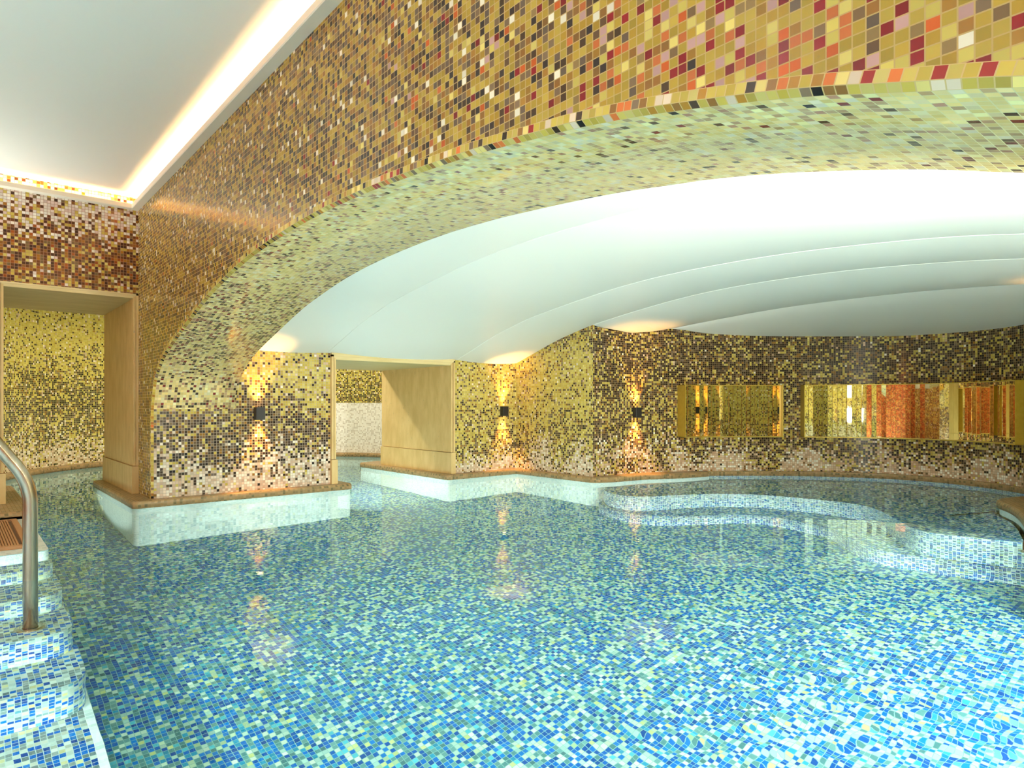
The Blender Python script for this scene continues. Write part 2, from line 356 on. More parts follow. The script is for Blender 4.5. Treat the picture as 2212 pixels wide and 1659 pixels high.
# back face towards the vaulted room
for i in range(len(full) - 1):
    a, b = full[i], full[i + 1]
    if abs(a[0] - b[0]) > 1e-6:
        ta = interp(vault, a[0]) + .02; tb = interp(vault, b[0]) + .02
        mb.face([(XB, a[0], a[1]), (XB, b[0], b[1]), (XB, b[0], tb), (XB, a[0], ta)], [(a[0], a[1]), (b[0], b[1]), (b[0], tb), (a[0], ta)], 3)
mb.face([(XB, -.375, ZF), (XB, -.66, ZF), (XB, -.66, 1.2), (XB, -.375, 1.25)], [(-.375, ZF), (-.66, ZF), (-.66, 1.2), (-.375, 1.25)], 3)
mb.face([(XA, -.375, ZF), (XB, -.375, ZF), (XB, -.375, .7), (XA, -.375, .7)], [(0, ZF), (.59, ZF), (.59, .7), (0, .7)], 2)
struct(mb.build('wall_arch', [M['archface'], M['band'], M['soffit'], M['corner']]), 'low gold mosaic arch wall sweeping over the pool', 'wall')

# ------------------------------------------------------------------ pier wall with the sconce, portal wall, corner block
PL, PR = 2.485, 3.79                         # outer edges of the right-hand portal
mb = MB()
lo_pts = [(YS, .05), (YS, .70)]
mb.face([(XA + .018, YS, .03), (PL, YS, .03), (PL, YS, .70), (XA + .018, YS, .70)], [(0, .03), (PL - XA - .018, .03), (PL - XA - .018, .70), (0, .70)])
mb.face([(XB, YS, .70), (PL, YS, .70), (PL, YS, 1.2), (XB, YS, 1.2)], [(XB - XA - .018, .70), (PL - XA - .018, .70), (PL - XA - .018, 1.2), (XB - XA - .018, 1.2)])
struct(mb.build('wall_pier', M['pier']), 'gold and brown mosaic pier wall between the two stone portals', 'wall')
mb = MB()
mb.strip([(PR, YS), (4.62, YS)], .03, 1.22, 0)
mb.strip([(4.62, YS - (YS - 4.17) * k / 24) for k in range(25)], .03, lambda p: interp(vault, p[1]) + .004, 0, u0=4.62 - PR)
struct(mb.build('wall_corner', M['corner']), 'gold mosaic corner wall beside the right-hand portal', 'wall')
mb = MB()
mb.strip([(-2.6, YW), (XA, YW)], 1.575, ZCOVE + .2, 0)
struct(mb.build('wall_lintel', M['lintel']), 'brown and white mosaic wall over the left stone portal', 'wall')
mb = MB()
mb.strip([(-2.6, YW), (.245, YW)], .0, 1.575, 0)
struct(mb.build('wall_left', M['lintel']))
mb = MB()
ka = next(i for i, p in enumerate(apse) if p[1] < 1.15)
mb.strip(apse[:ka + 1], .03, lambda p: zc(p[0], p[1]) + .004, 0, True)
mb.strip(apse[ka:], .03, lambda p: zc(p[0], p[1]) + .004, 1, True, u0=7.0)
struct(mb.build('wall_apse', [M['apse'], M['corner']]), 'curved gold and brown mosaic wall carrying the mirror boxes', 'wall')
mb = MB()
mb.strip([(4.62, .55 - 1.21 * k / 24) for k in range(25)], ZF, lambda p: interp(vault, p[1]) + .004, 0)
mb.strip([(4.62, -.65), (XB, -.65)], ZF, 1.2, 0)
struct(mb.build('wall_right', M['corner']))
mb = MB()
mb.strip([(XA, -2.6), (-2.6, -2.6), (-2.6, YW)], ZF, ZCOVE + .2, 0)
struct(mb.build('wall_back', M['red']))

# rear room behind the portals
RC = (2.5, 7.0); RR = 2.42
arc = [(RC[0] + RR * math.cos(a), RC[1] + RR * math.sin(a)) for a in [math.radians(200 - k * 220 / 60) for k in range(61)]]
mb = MB()
sp = 27
mb.strip(arc[:sp + 1], .03, 2.0, 0, True)
mb.strip(arc[sp:], .76, 2.0, 0, True, u0=3.0)
mb.strip(arc[sp:], .03, .76, 1, True, u0=3.0)
struct(mb.build('wall_rear', [M['rear'], M['rear_white']]), 'round gold mosaic wall of the room behind the portals', 'wall')
mb = MB()
mb.face([(x, y, 2.0) for x, y in arc] + [(4.9, 6.1, 2.0), (.1, 6.1, 2.0)])
struct(mb.build('ceiling_rear', M['ceiling']))
mb = MB()
mb.box((XA + .02, YS + .01, 1.215), (4.6, 6.62, 2.0)); mb.box((-2.6, YW + .02, 1.62), (XA, 6.9, 2.2))
struct(mb.build('wall_between', M['rear']))
mb = MB()
mb.strip([(.2, 6.92), (-.6, 6.92)], 0, 2.0); mb.strip([(4.62, 5.3), (4.62, 6.6), (5.0, 6.6)], 0, 2.0)
struct(mb.build('wall_rear_side', M['rear']))

# ------------------------------------------------------------------ stone portals
def portal(name, x0, x1, yf, yb, ztop, cw, pro, label, jambs=(True, True), head_top=None):
    root = empty(name, ((x0 + x1) / 2, yf, .05)); struct(root, label, 'portal')
    ox, oy, oz = root.location
    def add(nm, mb, mat):
        o = mb.build(nm, mat); o.location = (-ox, -oy, -oz); o.parent = root; return o
    for side, x, s in (('l', x0, 1), ('r', x1, -1)):
        mb = MB()                                                    # reveal slab with a moulded casing on the front
        a, b = sorted((x, x + s * cw)); c, d = sorted((x + s * cw * .0, x + s * cw))
        mb.box((a, yf, .262), (b, yb, ztop))
        a2, b2 = sorted((x, x + s * cw * .45)); mb.box((a2, yf - pro, .262), (b2, yf, ztop))
        a3, b3 = sorted((x + s * cw * .62, x + s * cw)); mb.box((a3, yf - pro * .8, .262), (b3, yf, ztop - cw * .6))
        a4, b4 = sorted((x + s * cw * .45, x + s * cw * .62)); mb.box((a4, yf - pro * .3, .262), (b4, yf, ztop))
        add('jamb', mb, M['stone'])
        mb = MB()
        a, b = sorted((x - s * .002, x + s * (cw + .012))); mb.box((a, yf - pro - .008, .045), (b, yb + .008, .258))
        add('base_block', mb, M['stone'])
    mb = MB()
    ht = head_top or ztop
    mb.box((x0, yf - pro, ztop - cw * .35), (x1, yf, ht))
    mb.box((x0 + cw * .6, yf - pro * .6, ztop - cw), (x1 - cw * .6, yf, ztop - cw * .3))
    mb.box((x0, yf, ztop - cw), (x1, yb, ztop))
    add('lintel', mb, M['stone_soffit'])
    return root
portal('door_1', .245, 1.10, YW, 6.93, 1.585, .034, .012, 'left stone portal under the brown and white mosaic wall')
portal('door_2', PL, PR, YS, 6.62, 1.165, .042, .026, 'right stone portal between the wall lamps', head_top=1.182)

# pier core behind mosaics (rear face towards the round room)
mb = MB(); mb.strip([(1.1, 6.9), (PL, 6.62)], 0.03, 2.0)
struct(mb.build('wall_pier_rear', M['rear']))

# ------------------------------------------------------------------ ceilings
mb = MB()
ZL = 2.325
mb.face([(-2.6, -2.6, ZL), (XA, -2.6, ZL), (XA, YW, ZL), (-2.6, YW, ZL)])
struct(mb.build('ceiling_flat', M['ceiling']), 'flat white ceiling with warm light along its edges', 'ceiling')
mb = MB()
ys = [p[0] for p in vault if p[0] <= 5.29]
def vault_panel(xs_of_y, ylist):
    rows = []
    for y in ylist:
        xs = xs_of_y(y); rows.append([(x, y, zc(x, y)) for x in xs])
    mb.grid(rows, [[(p[0], p[1]) for p in r] for r in rows], 0, True)
lin = lambda a, b, n: [a + (b - a) * k / n for k in range(n + 1)]
for a, b in ((XB - .002, 2.457), (2.457, 3.83), (3.83, 4.62)):
    vault_panel(lambda y: [max(x, XB) if x > XB else XB for x in lin(a, b, 10)], ys)
up_a = sorted([(p[1], p[0]) for p in apse[1:-1]])
def xw(y): return interp(up_a, y)
ya = [.551] + [y for y in ys if .56 < y < 4.16] + [4.169]
vault_panel(lambda y: lin(4.62, min(x4(y), xw(y)), 12), ya)
vault_panel(lambda y: [x + 1e-4 for x in lin(min(x4(y), xw(y)), xw(y) + .01, 12)], ya)
o = struct(mb.build('ceiling_vault', M['ceiling'], merge=False), 'white vaulted stretch ceiling with curved seams', 'ceiling')
# weld inside every panel only, so the seams stay crisp
bm = bmesh.new(); bm.from_mesh(o.data); bmesh.ops.remove_doubles(bm, verts=bm.verts, dist=1e-5)
for e in bm.edges:
    xm = [v.co.x for v in e.verts]
    if any(all(abs(x - s) < 1e-3 for x in xm) for s in (2.457, 3.83, 4.62)): e.smooth = False
    elif all(abs(v.co.x - x4(v.co.y)) < 2e-3 for v in e.verts): e.smooth = False
bm.to_mesh(o.data); bm.free()

for k, s in enumerate((2.457, 3.83, 4.62, None)):
    mb = MB(); rows = []
    yy = ys if s and s < 4.6 else [y for y in ya if x4(y) < xw(y) - .01] if s is None else ya
    for y in yy:
        x = s or x4(y); z = zc(x, y); rows.append([(x - .004, y, z + .001), (x - .002, y, z - .003), (x + .002, y, z - .003), (x + .004, y, z + .001)])
    mb.grid(rows, [[(0, 0)] * 4] * len(rows), 0, False)
    struct(mb.build('trim_%d' % (20 + k), M['ceiling']), ['fine curved ceiling seam nearest the arch', 'fine curved ceiling seam, second from the arch', 'fine curved ceiling seam running from the wall corner', 'fine curved ceiling seam nearest the curved wall'][k], 'seam')

# ------------------------------------------------------------------ cove ledges (trim) of the near room
def ledge(name, pts, inward, e=.05):
    mb = MB()
    (ax, ay), (bx, by) = pts; ix, iy = inward
    def P3(p, d, z): return (p[0] + ix * d, p[1] + iy * d, z)
    prof = [(0, ZCOVE), (e, ZCOVE), (e + .004, ZCOVE + .004), (e + .004, ZCOVE + .034), (e - .008, ZCOVE + .034), (e - .008, ZCOVE + .010), (0, ZCOVE + .010)]
    rows = [[P3((ax, ay), d, z) for d, z in prof], [P3((bx, by), d, z) for d, z in prof]]
    mb.grid(rows, [[(0, 0)] * len(prof)] * 2, 0, False)
    return struct(mb.build(name, M['plaster']))
ledge('trim_1', ((XA, -2.6), (XA, YW)), (-1, 0))
ledge('trim_2', ((-2.6, YW), (XA - .054, YW)), (0, -1))
ledge('trim_3', ((-2.6, -2.6), (-2.6, YW)), (1, 0))
ledge('trim_4', ((-2.6, -2.6), (XA, -2.6)), (0, 1))

# ------------------------------------------------------------------ coping
def coping(name, outer, inner, closed=False, zt=.05, r=.022, label=None, zb=-.012):
    """slab with a bull-nosed outer edge; outer and inner are plan polylines of equal length"""
    mb = MB(); n = len(outer)
    prof = []                                                        # (shift in from the outer edge, height)
    for k in range(7):
        a = PI / 2 * k / 6; prof.append((r - r * math.sin(a) if False else r * (1 - math.sin(a)), zt - r * (1 - math.cos(a))))
    run = [0]
    idx = list(range(n)) + ([0] if closed else [])
    for a, b in zip(idx, idx[1:]): run.append(run[-1] + math.dist(outer[a], outer[b]))
    rows = []; uvs = []
    def pt(i, s, z):
        o = Vector(outer[i]); q = Vector(inner[i]); d = (q - o); l = d.length or 1
        v = o + d * min(s / l, 1); return (v.x, v.y, z)
    # flat top
    for a, b, ra, rb in zip(idx, idx[1:], run, run[1:]):
        pa, pb = pt(a, prof[0][0] + .0, zt), pt(b, prof[0][0], zt)
        ia, ib = (*inner[a], zt), (*inner[b], zt)
        q = [ia, ib, pb, pa]; mb.face(q, [(v[0], v[1]) for v in q], 0, False)
        last = 0.0
        for (s0, z0), (s1, z1) in zip(prof, prof[1:]):
            d = math.dist((s0, z0), (s1, z1))
            mb.face([pt(a, s0, z0), pt(b, s0, z0), pt(b, s1, z1), pt(a, s1, z1)], [(ra, 1 + last), (rb, 1 + last), (rb, 1 + last + d), (ra, 1 + last + d)], 0, True)
            last += d
        z0 = prof[-1][1]
        mb.face([pt(a, 0, z0), pt(b, 0, z0), pt(b, 0, zb), pt(a, 0, zb)], [(ra, 1 + last), (rb, 1 + last), (rb, 1 + last + z0 - zb), (ra, 1 + last + z0 - zb)], 0, True)
        mb.face([pt(a, 0, zb), pt(b, 0, zb), (*inner[b], zb), (*inner[a], zb)], None, 0, False)
    return struct(mb.build(name, M['coping']), label, 'coping' if label else None)

def poolwall(mb, pts, z0=ZF, z1=0.02, mat=0): mb.strip(pts, z0, z1, mat, True)

# left pier plinth (closed ring)
o1 = fillet([(.97, 5.19), (2.66, 5.19), (2.66, 6.78), (2.4, 6.95), (1.1, 6.97), (.97, 6.92)], .05, 5, True)
cx, cy = 1.8, 6.1
in1 = [(min(max(x, 1.12), 2.47), min(max(y, YS + .01), 6.6)) for x, y in o1]
coping('trim_5', o1, in1, True, label='tan mosaic coping around the foot of the pier')
pw = MB(); poolwall(pw, [(x + (cx - x) * .012, y + (cy - y) * .012) for x, y in o1 + o1[:1]])
struct(pw.build('wall_plinth', M['white']), 'white mosaic pool wall under the pier', 'wall')
# right block and its run along the apse
out2 = fillet([(4.6, 6.9), (3.9, 7.08), (3.66, 7.02), (3.66, 5.19), (4.545, 5.19), (4.56, 4.10), (4.75, 4.03)], .06, 6) + catmull([(5.14, 3.97), (5.45, 3.83), (5.68, 3.755), (5.88, 3.72)], 5)
in2 = []
for x, y in out2:
    if x < 4.63 and y > 5.0: in2.append((min(max(x + .15, 3.8), 4.63), max(y, YS + .01)) if y < 6.5 else (max(x, 3.8) , min(y, 6.55)))
    elif y > 4.2 and x < 4.7: in2.append((4.64, min(y, YS)))
    else:
        b = min(apse, key=lambda q: math.dist(q, (x, y))); in2.append((b[0] + .004, b[1] + .004))
coping('trim_6', out2, in2, label='tan mosaic coping running round the corner wall')
pw = MB(); poolwall(pw, [(x + .018, y + .01) for x, y in out2])
struct(pw.build('wall_block', M['white']), 'white mosaic pool wall under the corner wall', 'wall')
# thin ledge along the apse
seg = [p for p in apse if p[0] > 5.75 and p[1] > .95]
ctr = (5.4, 2.4)
def shrink(p, d):
    v = Vector((ctr[0] - p[0], ctr[1] - p[1])).normalized(); return (p[0] + v.x * d, p[1] + v.y * d)
coping('trim_7', [shrink(p, .035) for p in seg], [shrink(p, -.01) for p in seg], r=.008, label='thin tan mosaic ledge at the foot of the curved wall')
# right coping, a tongue with a curved edge
out3 = catmull([(4.10, .80), (4.45, .84), (4.88, .947), (5.18, 1.034), (5.415, 1.126), (5.60, 1.225), (5.70, 1.265), (5.80, 1.27), (5.93, 1.245), (6.15, 1.16), (6.5, 1.08)], 4)
in3 = [(min(max(x, 4.64), 6.0) if x < 6.1 else x - .1, .6 + max(0, x - 5.3) * .3) for x, y in out3]
coping('trim_8', out3, in3, label='tan mosaic coping tongue at the right edge of the pool')
pw = MB(); poolwall(pw, [(x, y - .02) for x, y in out3])
pw.strip([(4.10, .78), (4.10, -.65)], ZF, .05)
struct(pw.build('wall_tongue', M['white']), 'white mosaic pool wall under the right coping', 'wall')
mb = MB()
mb.face([(4.1, .78, .045), (4.64, .78, .045), (4.64, -.65, .045), (4.1, -.65, .045)], [(4.1, .78), (4.64, .78), (4.64, -.65), (4.1, -.65)])
struct(mb.build('trim_9', M['coping']))
# left jamb plinth
o4 = fillet([(-1.5, 5.19), (.405, 5.19), (.405, 6.95), (-1.5, 6.95)], .04, 4)
in4 = [(min(x, .255), min(max(y, YW), 6.9)) for x, y in o4]
coping('trim_10', o4, in4, label='tan mosaic coping at the foot of the left portal')
pw = MB(); poolwall(pw, [(x - .012, y) for x, y in o4])
struct(pw.build('wall_plinth_left', M['white']))
# rear coping and white pool wall
ar = [(RC[0] + (RR - .12) * (x - RC[0]) / RR, RC[1] + (RR - .12) * (y - RC[1]) / RR) for x, y in arc]
coping('trim_11', ar, arc, zt=.052, label='tan mosaic ledge along the round rear wall')
pw = MB(); poolwall(pw, [(x, y) for x, y in [(RC[0] + (RR - .10) * (x - RC[0]) / RR, RC[1] + (RR - .10) * (y - RC[1]) / RR) for x, y in arc]])
struct(pw.build('wall_pool_rear', M['white']), 'white mosaic pool wall of the rear room', 'wall')

# ------------------------------------------------------------------ pool floor, bench, steps
mb = MB()
mb.face([(-2.6, -2.6, ZF), (7.6, -2.6, ZF), (7.6, 9.6, ZF), (-2.6, 9.6, ZF)], [(-2.6, -2.6), (7.6, -2.6), (7.6, 9.6), (-2.6, 9.6)])
struct(mb.build('floor', M['floor']), 'blue and white mosaic pool floor', 'floor')

bench_edge = catmull([(4.60, 4.02), (4.42, 3.80), (4.40, 3.58), (4.50, 3.44), (4.68, 3.36), (5.0, 3.20), (5.2, 3.02), (5.33, 2.80), (5.405, 2.36), (5.39, 2.10), (5.27, 1.92), (5.07, 1.76), (4.84, 1.605), (4.645, 1.45), (4.59, 1.33), (4.605, 1.2), (4.635, 1.05), (4.66, .92), (4.66, .75)], 6)
step_edge = catmull([(4.46, 3.96), (4.33, 3.75), (4.30, 3.5), (4.36, 3.28), (4.54, 3.11), (4.72, 2.98), (4.88, 2.87), (5.02, 2.64), (4.99, 2.32), (4.92, 2.1), (4.75, 1.92), (4.61, 1.77), (4.545, 1.63), (4.54, 1.48), (4.57, 1.3), (4.59, 1.16), (4.62, 1.04), (4.645, .92), (4.645, .75)], 6)
root = tag(empty('underwater_bench', (5.2, 2.4, ZF)), 'curved mosaic bench under the water along the curved wall', 'bench')
def under(nm, mb, mats, rt):
    o = mb.build(nm, mats); o.location = [-c for c in rt.location]; o.parent = rt; return o
def tread(edge, back, z, zlow, nm, rt):
    n = len(edge); back = resample(back, n); mb = MB()
    rows = [[(*e, z) for e in edge], [(*b, z) for b in back]]
    mb.grid(rows, [[(p[0], p[1]) for p in r] for r in rows], 0, False)
    run = [0]
    for a, b in zip(edge, edge[1:]): run.append(run[-1] + math.dist(a, b))
    mb.grid([[(*e, z) for e in edge], [(*e, zlow) for e in edge]], [[(u, z) for u in run], [(u, zlow) for u in run]], 1, True)
    return under(nm, mb, [M['seat'], M['bench']], rt)
wall_back = [(x, y - .012) for x, y in out2 if x > 4.62 and y < 4.2] + [shrink(p, .024) for p in seg if p[0] > 5.95 or p[1] < 3.6] + [(x, y + .012) for x, y in reversed(out3) if 4.64 < x < 6.2]
tread(resample(bench_edge, 90), wall_back, -.33, -.99, 'seat_ledge', root)
tread(resample(step_edge, 90), [shrink(p, -.02) for p in bench_edge], -.98, ZF - .005, 'foot_step', root)
# white mosaic wall behind the seat, waterline to seat
pw = MB(); pw.strip([shrink(p, .02) for p in seg], -.34, .01, 0, True)
struct(pw.build('wall_seat_back', M['seat']))

root = tag(empty('pool_steps', (-.3, 3.4, ZF)), 'rounded blue and white mosaic steps going down into the pool under the handrail', 'steps')
def step(yf, yb, z, zlow, xr, nm, r=.11, mats=None):
    edge = fillet([(-1.5, yf), (xr, yf), (xr, yb)], r, 8)
    back = [(min(x, xr - .02), yb) for x, y in edge]
    mb = MB(); n = len(edge)
    rows = [[(*e, z) for e in edge], [(*b, z) for b in back]]
    mb.grid(rows, [[(p[0], p[1]) for p in q] for q in rows], 0, False)
    run = [0]
    for a, b in zip(edge, edge[1:]): run.append(run[-1] + math.dist(a, b))
    mb.grid([[(*e, z) for e in edge], [(*e, zlow) for e in edge]], [[(u, z) for u in run], [(u, zlow) for u in run]], 1, True)
    return under(nm, mb, mats or [M['tread'], M['riser']], root)
step(3.82, 4.2, -.23, -.46, .385, 'step')
step(3.535, 4.2, -.46, -.70, .393, 'step')
step(3.25, 4.2, -.70, -.95, .40, 'step')
step(2.985, 4.2, -.95, -1.205, .41, 'step')
step(-2.5, 3.3, -1.20, ZF - .005, .418, 'step', .02)
mb = MB(); mb.grid([[(.392, -2.5, -1.199), (.420, -2.5, -1.199), (.420, -2.5, -1.225)], [(.392, 3.24, -1.199), (.420, 3.24, -1.199), (.420, 3.24, -1.225)]], [[(0, -2.5), (.0207, -2.5), (.041, -2.5)], [(0, 3.24), (.0207, 3.24), (.041, 3.24)]], 0, False)
under('edge_row', mb, M['white'], root)
o = step(3.985, 5.2, .003, -.23, .378, 'landing', .05, [M['white'], M['white']])
o['label'] = 'white mosaic landing at water level'
g = tag(empty('drain_grating', (-.3, 4.6, .004)), 'tan ribbed overflow grating on the landing beside the handrail', 'grating')
mb = MB(); mb.box((-.9, -.45, 0), (.585, .48, .004)); mb.build('tray', M['grate_dark'], g)
mb = MB()
for x0, y0, x1, y1 in ((-.9, -.49, .615, -.45), (-.9, .48, .615, .51), (.585, -.45, .615, .48)): mb.box((x0, y0, 0), (x1, y1, .016))
mb.build('rim', M['grate'], g)
mb = MB()
for k in range(112):
    x = -.75 + k * .0118; mb.box((x, -.45, .003), (x + .0078, .48, .014))
o = mb.build('bars', M['grate'], g); o['kind'] = 'stuff'

# ------------------------------------------------------------------ handrail
def tube(path, r, n=16):
    mb = MB(); rows = []; uvs = []
    path = [Vector(p) for p in path]
    for i, p in enumerate(path):
        t = (path[min(i + 1, len(path) - 1)] - path[max(i - 1, 0)]).normalized()
        a = Vector((0, 1, 0)); b = t.cross(a).normalized()
        rows.append([tuple(p + r * (a * math.cos(2 * PI * k / n) + b * math.sin(2 * PI * k / n))) for k in range(n)]); uvs.append([(k, i) for k in range(n)])
    mb.grid(rows, uvs, 0, True, True)
    mb.face(rows[0][::-1]); mb.face(rows[-1]); return mb
root = tag(empty('handrail', (.254, 3.376, -.70)), 'brushed steel handrail bent over the mosaic steps at the left', 'handrail')
zb = 1.105                                                            # bend height above the foot
l = math.hypot(1.0, 1.5); dx, dz = -1.0 / l, 1.5 / l
pth = [(0, 0, 0.004), (0, 0, .5), (0, 0, zb - .09)]
A = Vector((0, 0, zb - .09)); B = Vector((0, 0, zb)); C = Vector((dx * .09, 0, zb + dz * .09))
for k in range(1, 9):
    t = k / 8; pth.append(tuple((1 - t) ** 2 * A + 2 * t * (1 - t) * B + t * t * C))
pth += [(dx * .4, 0, zb + dz * .4)]
A = Vector(pth[-1]); B = A + Vector((dx, 0, dz)) * .12; C = B + Vector((-.12, 0, 0))
for k in range(1, 9):
    t = k / 8; pth.append(tuple((1 - t) ** 2 * A + 2 * t * (1 - t) * B + t * t * C))
pth += [(C.x - .5, 0, C.z)]
tube(pth, .0265, 24).build('rail_tube', M['steel'], root)
mb = MB(); n = 28
rg = [[(r * math.cos(2 * PI * k / n), r * math.sin(2 * PI * k / n), z) for k in range(n)] for r, z in ((.055, 0), (.055, .004), (.050, .007), (.028, .007))]
mb.grid(rg, [[(0, 0)] * n] * 4, 0, True, True); mb.build('floor_flange', M['steel'], root)

# ------------------------------------------------------------------ wall lamps
def lamp_spot(loc, up, e, size=1.15, blend=.7, r=.018, col=(1.0, .50, .14)):
    d = bpy.data.lights.new('wall_lamp_beam', 'SPOT'); d.energy = e; d.color = col; d.spot_size = size; d.spot_blend = blend; d.shadow_soft_size = r
    o = bpy.data.objects.new('wall_lamp_beam', d); COL.objects.link(o); o.location = loc
    o.rotation_euler = (PI if up else 0, 0, 0); return o
def make_sconce():
    root = empty('wall_lamp')
    mb = MB(); mb.box((-.026, .0, -.04), (.026, .006, .04)); mb.build('back_plate', M['bronze'], root)
    w, h, d = .036, .050, .062
    mb = MB()
    prof = [(-w, .006), (-w, d - .004), (-w + .004, d), (w - .004, d), (w, d - .004), (w, .006)]
    mb.grid([[(x, y, -h) for x, y in prof], [(x, y, h) for x, y in prof]], [[(0, 0)] * 6] * 2, 0, False, True)
    for z in (-h, h):                                                # open rims, so the lens sits in a cup
        inn = [(x * .84, .006 + (y - .006) * .84 + .004) for x, y in prof]
        mb.grid([[(x, y, z) for x, y in prof], [(x, y, z) for x, y in inn], [(x, y, z * .86) for x, y in inn]], [[(0, 0)] * 6] * 3, 0, False, True)
    mb.build('body', M['bronze'], root)
    for z in (-h * .86, h * .86):
        mb = MB(); inn = [(x * .84, .006 + (y - .006) * .84 + .004, z) for x, y in prof]; mb.face(inn); mb.build('lens', M['warm'], root)
    return root
def copy_tree(o, parent=None):
    c = o.copy(); COL.objects.link(c); c.parent = parent
    for ch in list(o.children): copy_tree(ch, c)
    return c
SC0 = make_sconce()
def wall_tangent(i):
    a = apse[max(i - 1, 0)]; b = apse[min(i + 1, len(apse) - 1)]; return Vector((b[0] - a[0], b[1] - a[1])).normalized()
def proj_x(p):
    d = p[0] * FWD[0] + p[1] * FWD[1]; return CX + F_PX * (p[0] * RGT[0] + p[1] * RGT[1]) / d
adist = [0.0]
for a, b in zip(apse, apse[1:]): adist.append(adist[-1] + math.dist(a, b))
def wall_at(s):
    for i in range(len(adist) - 1):
        if adist[i + 1] >= s:
            t = (s - adist[i]) / max(adist[i + 1] - adist[i], 1e-9)
            p = Vector(apse[i]).lerp(Vector(apse[i + 1]), t); return p, wall_tangent_s(s)
    return Vector(apse[-1]), wall_tangent_s(adist[-1])
def wall_tangent_s(s):
    def q(u):
        u = min(max(u, 0), adist[-1])
        for i in range(len(adist) - 1):
            if adist[i + 1] >= u:
                t = (u - adist[i]) / max(adist[i + 1] - adist[i], 1e-9); return Vector(apse[i]).lerp(Vector(apse[i + 1]), t)
        return Vector(apse[-1])
    return (q(s + .03) - q(s - .03)).normalized()
def s_at_px(px, off=0.0):
    best = None
    s = .1
    while s < adist[-1] - .1:
        p, t = wall_at(s); nrm = Vector((t.y, -t.x)); e = abs(proj_x(p + nrm * off) - px)
        if (best is None or e < best[0]) and not (p.y < 1.0): best = (e, s)
        s += .005
    return best[1]
s3 = s_at_px(1376, .03); p3, t3 = wall_at(s3)
s5 = adist[-1] - 1.62; p5, t5 = wall_at(s5)
ANG3 = math.atan2(t3.y, t3.x) + PI          # local +y must point into the room
s6 = adist[-1] - .75; p6, t6 = wall_at(s6)
spots = [((1.868, YS, .663), PI, 'dark wall lamp on the pier to the left of the right stone portal', 1.0),
         ((4.425, YS, .666), PI, 'dark wall lamp between the right stone portal and the inner corner', 1.0),
         ((p3.x, p3.y, .655), ANG3, 'dark wall lamp on the curved wall left of the mirror boxes', 1.0),
         ((p6.x, p6.y, .655), math.atan2(t6.y, t6.x) + PI, 'dark wall lamp above the coping tongue past the right end of the mirror boxes', 1.0)]
for i, (loc, rz, lab, k) in enumerate(spots):
    o = SC0 if i == 0 else copy_tree(SC0)
    o.location = loc; o.rotation_euler = (0, 0, rz)
    tag(o, lab, 'lamp', 'dark box lamps on the mosaic walls')
    nx, ny = -math.sin(rz), math.cos(rz)
    for s in (1, -1): lamp_spot((loc[0] + nx * .036, loc[1] + ny * .036, loc[2] + s * .052), s > 0, 34.0 * k)
for s in (1, -1): pass

# ------------------------------------------------------------------ mirror boxes
def mirror_box(name, sa, sb, label, depth=.15, rec=.045, z0=.405, z1=.935, th=.006, strip_w=.046, plain_tail=0):
    root = empty(name, (0, 0, 0)); pm, tm = wall_at((sa + sb) / 2); root.location = (pm.x, pm.y, z0)
    tag(root, label, 'mirror', 'gold framed mirror boxes on the curved wall')
    lx, ly, lz = root.location
    ns = int((sb - sa) / .02); ss = [sa + (sb - sa) * k / ns for k in range(ns + 1)]
    P_ = [(wall_at(s)) for s in ss]
    def pt(i, d, z):
        p, t = P_[i]; n = Vector((t.y, -t.x)); v = p + n * d; return (v.x - lx, v.y - ly, z - lz)
    for nm, za, zb_ in (('bottom_plate', z0, z0 + th), ('top_plate', z1 - th, z1)):
        mb = MB()
        rows = [[pt(i, d, z) for i in range(ns + 1)] for d, z in ((-.02, za), (depth, za), (depth, zb_), (-.02, zb_))]
        mb.grid(rows, [[(0, 0)] * (ns + 1)] * 4, 0, False)
        for i in (0, ns): mb.face([r[i] for r in rows])
        mb.build(nm, M['gold'], root)
    for i in (0, ns):
        p, t = P_[i]; n = Vector((t.y, -t.x)); s = 1 if i == 0 else -1
        mb = MB()
        def q(a, d, z): v = p + t * a * s + n * d; return (v.x - lx, v.y - ly, z - lz)
        a = [q(0, -.02, z0), q(0, depth, z0), q(0, depth, z1), q(0, -.02, z1)]; b = [q(th, -.02, z0), q(th, depth, z0), q(th, depth, z1), q(th, -.02, z1)]
        mb.face(a); mb.face(b)
        for k in range(4): mb.face([a[k], a[(k + 1) % 4], b[(k + 1) % 4], b[k]])
        mb.build('side_panel', M['gold'], root)
    n = int(round((sb - sa - 2 * th) / strip_w)); w = (sb - sa - 2 * th) / n
    for k in range(n):
        s = sa + th + (k + .5) * w; p, t = wall_at(s); nr = Vector((t.y, -t.x))
        yaw = random.choice((-1, 1)) * random.uniform(.01, .075); t2 = Vector((t.x * math.cos(yaw) - t.y * math.sin(yaw), t.x * math.sin(yaw) + t.y * math.cos(yaw))); n2 = Vector((t2.y, -t2.x))
        c = p + nr * (depth - rec); hw_ = w / 2 * .94
        mb = MB()
        f = [c - t2 * hw_, c + t2 * hw_]; r = [x - n2 * .006 for x in f]; bev = [f[0] + t2 * .0015 , f[1] - t2 * .0015]
        za, zb_ = z0 + th + .001, z1 - th - .001
        ring = [r[0], f[0] - n2 * .0012, bev[0], bev[1], f[1] - n2 * .0012, r[1]]
        lo = [(x.x - lx, x.y - ly, za - lz) for x in ring]; hi = [(x.x - lx, x.y - ly, zb_ - lz) for x in ring]
        mb.grid([lo, hi], [[(0, 0)] * 6] * 2, 0, False, True)
        mb.face(lo[::-1]); mb.face(hi)
        mb.build('mirror_strip', M['mirror'], root)
    return root
DEP = .16
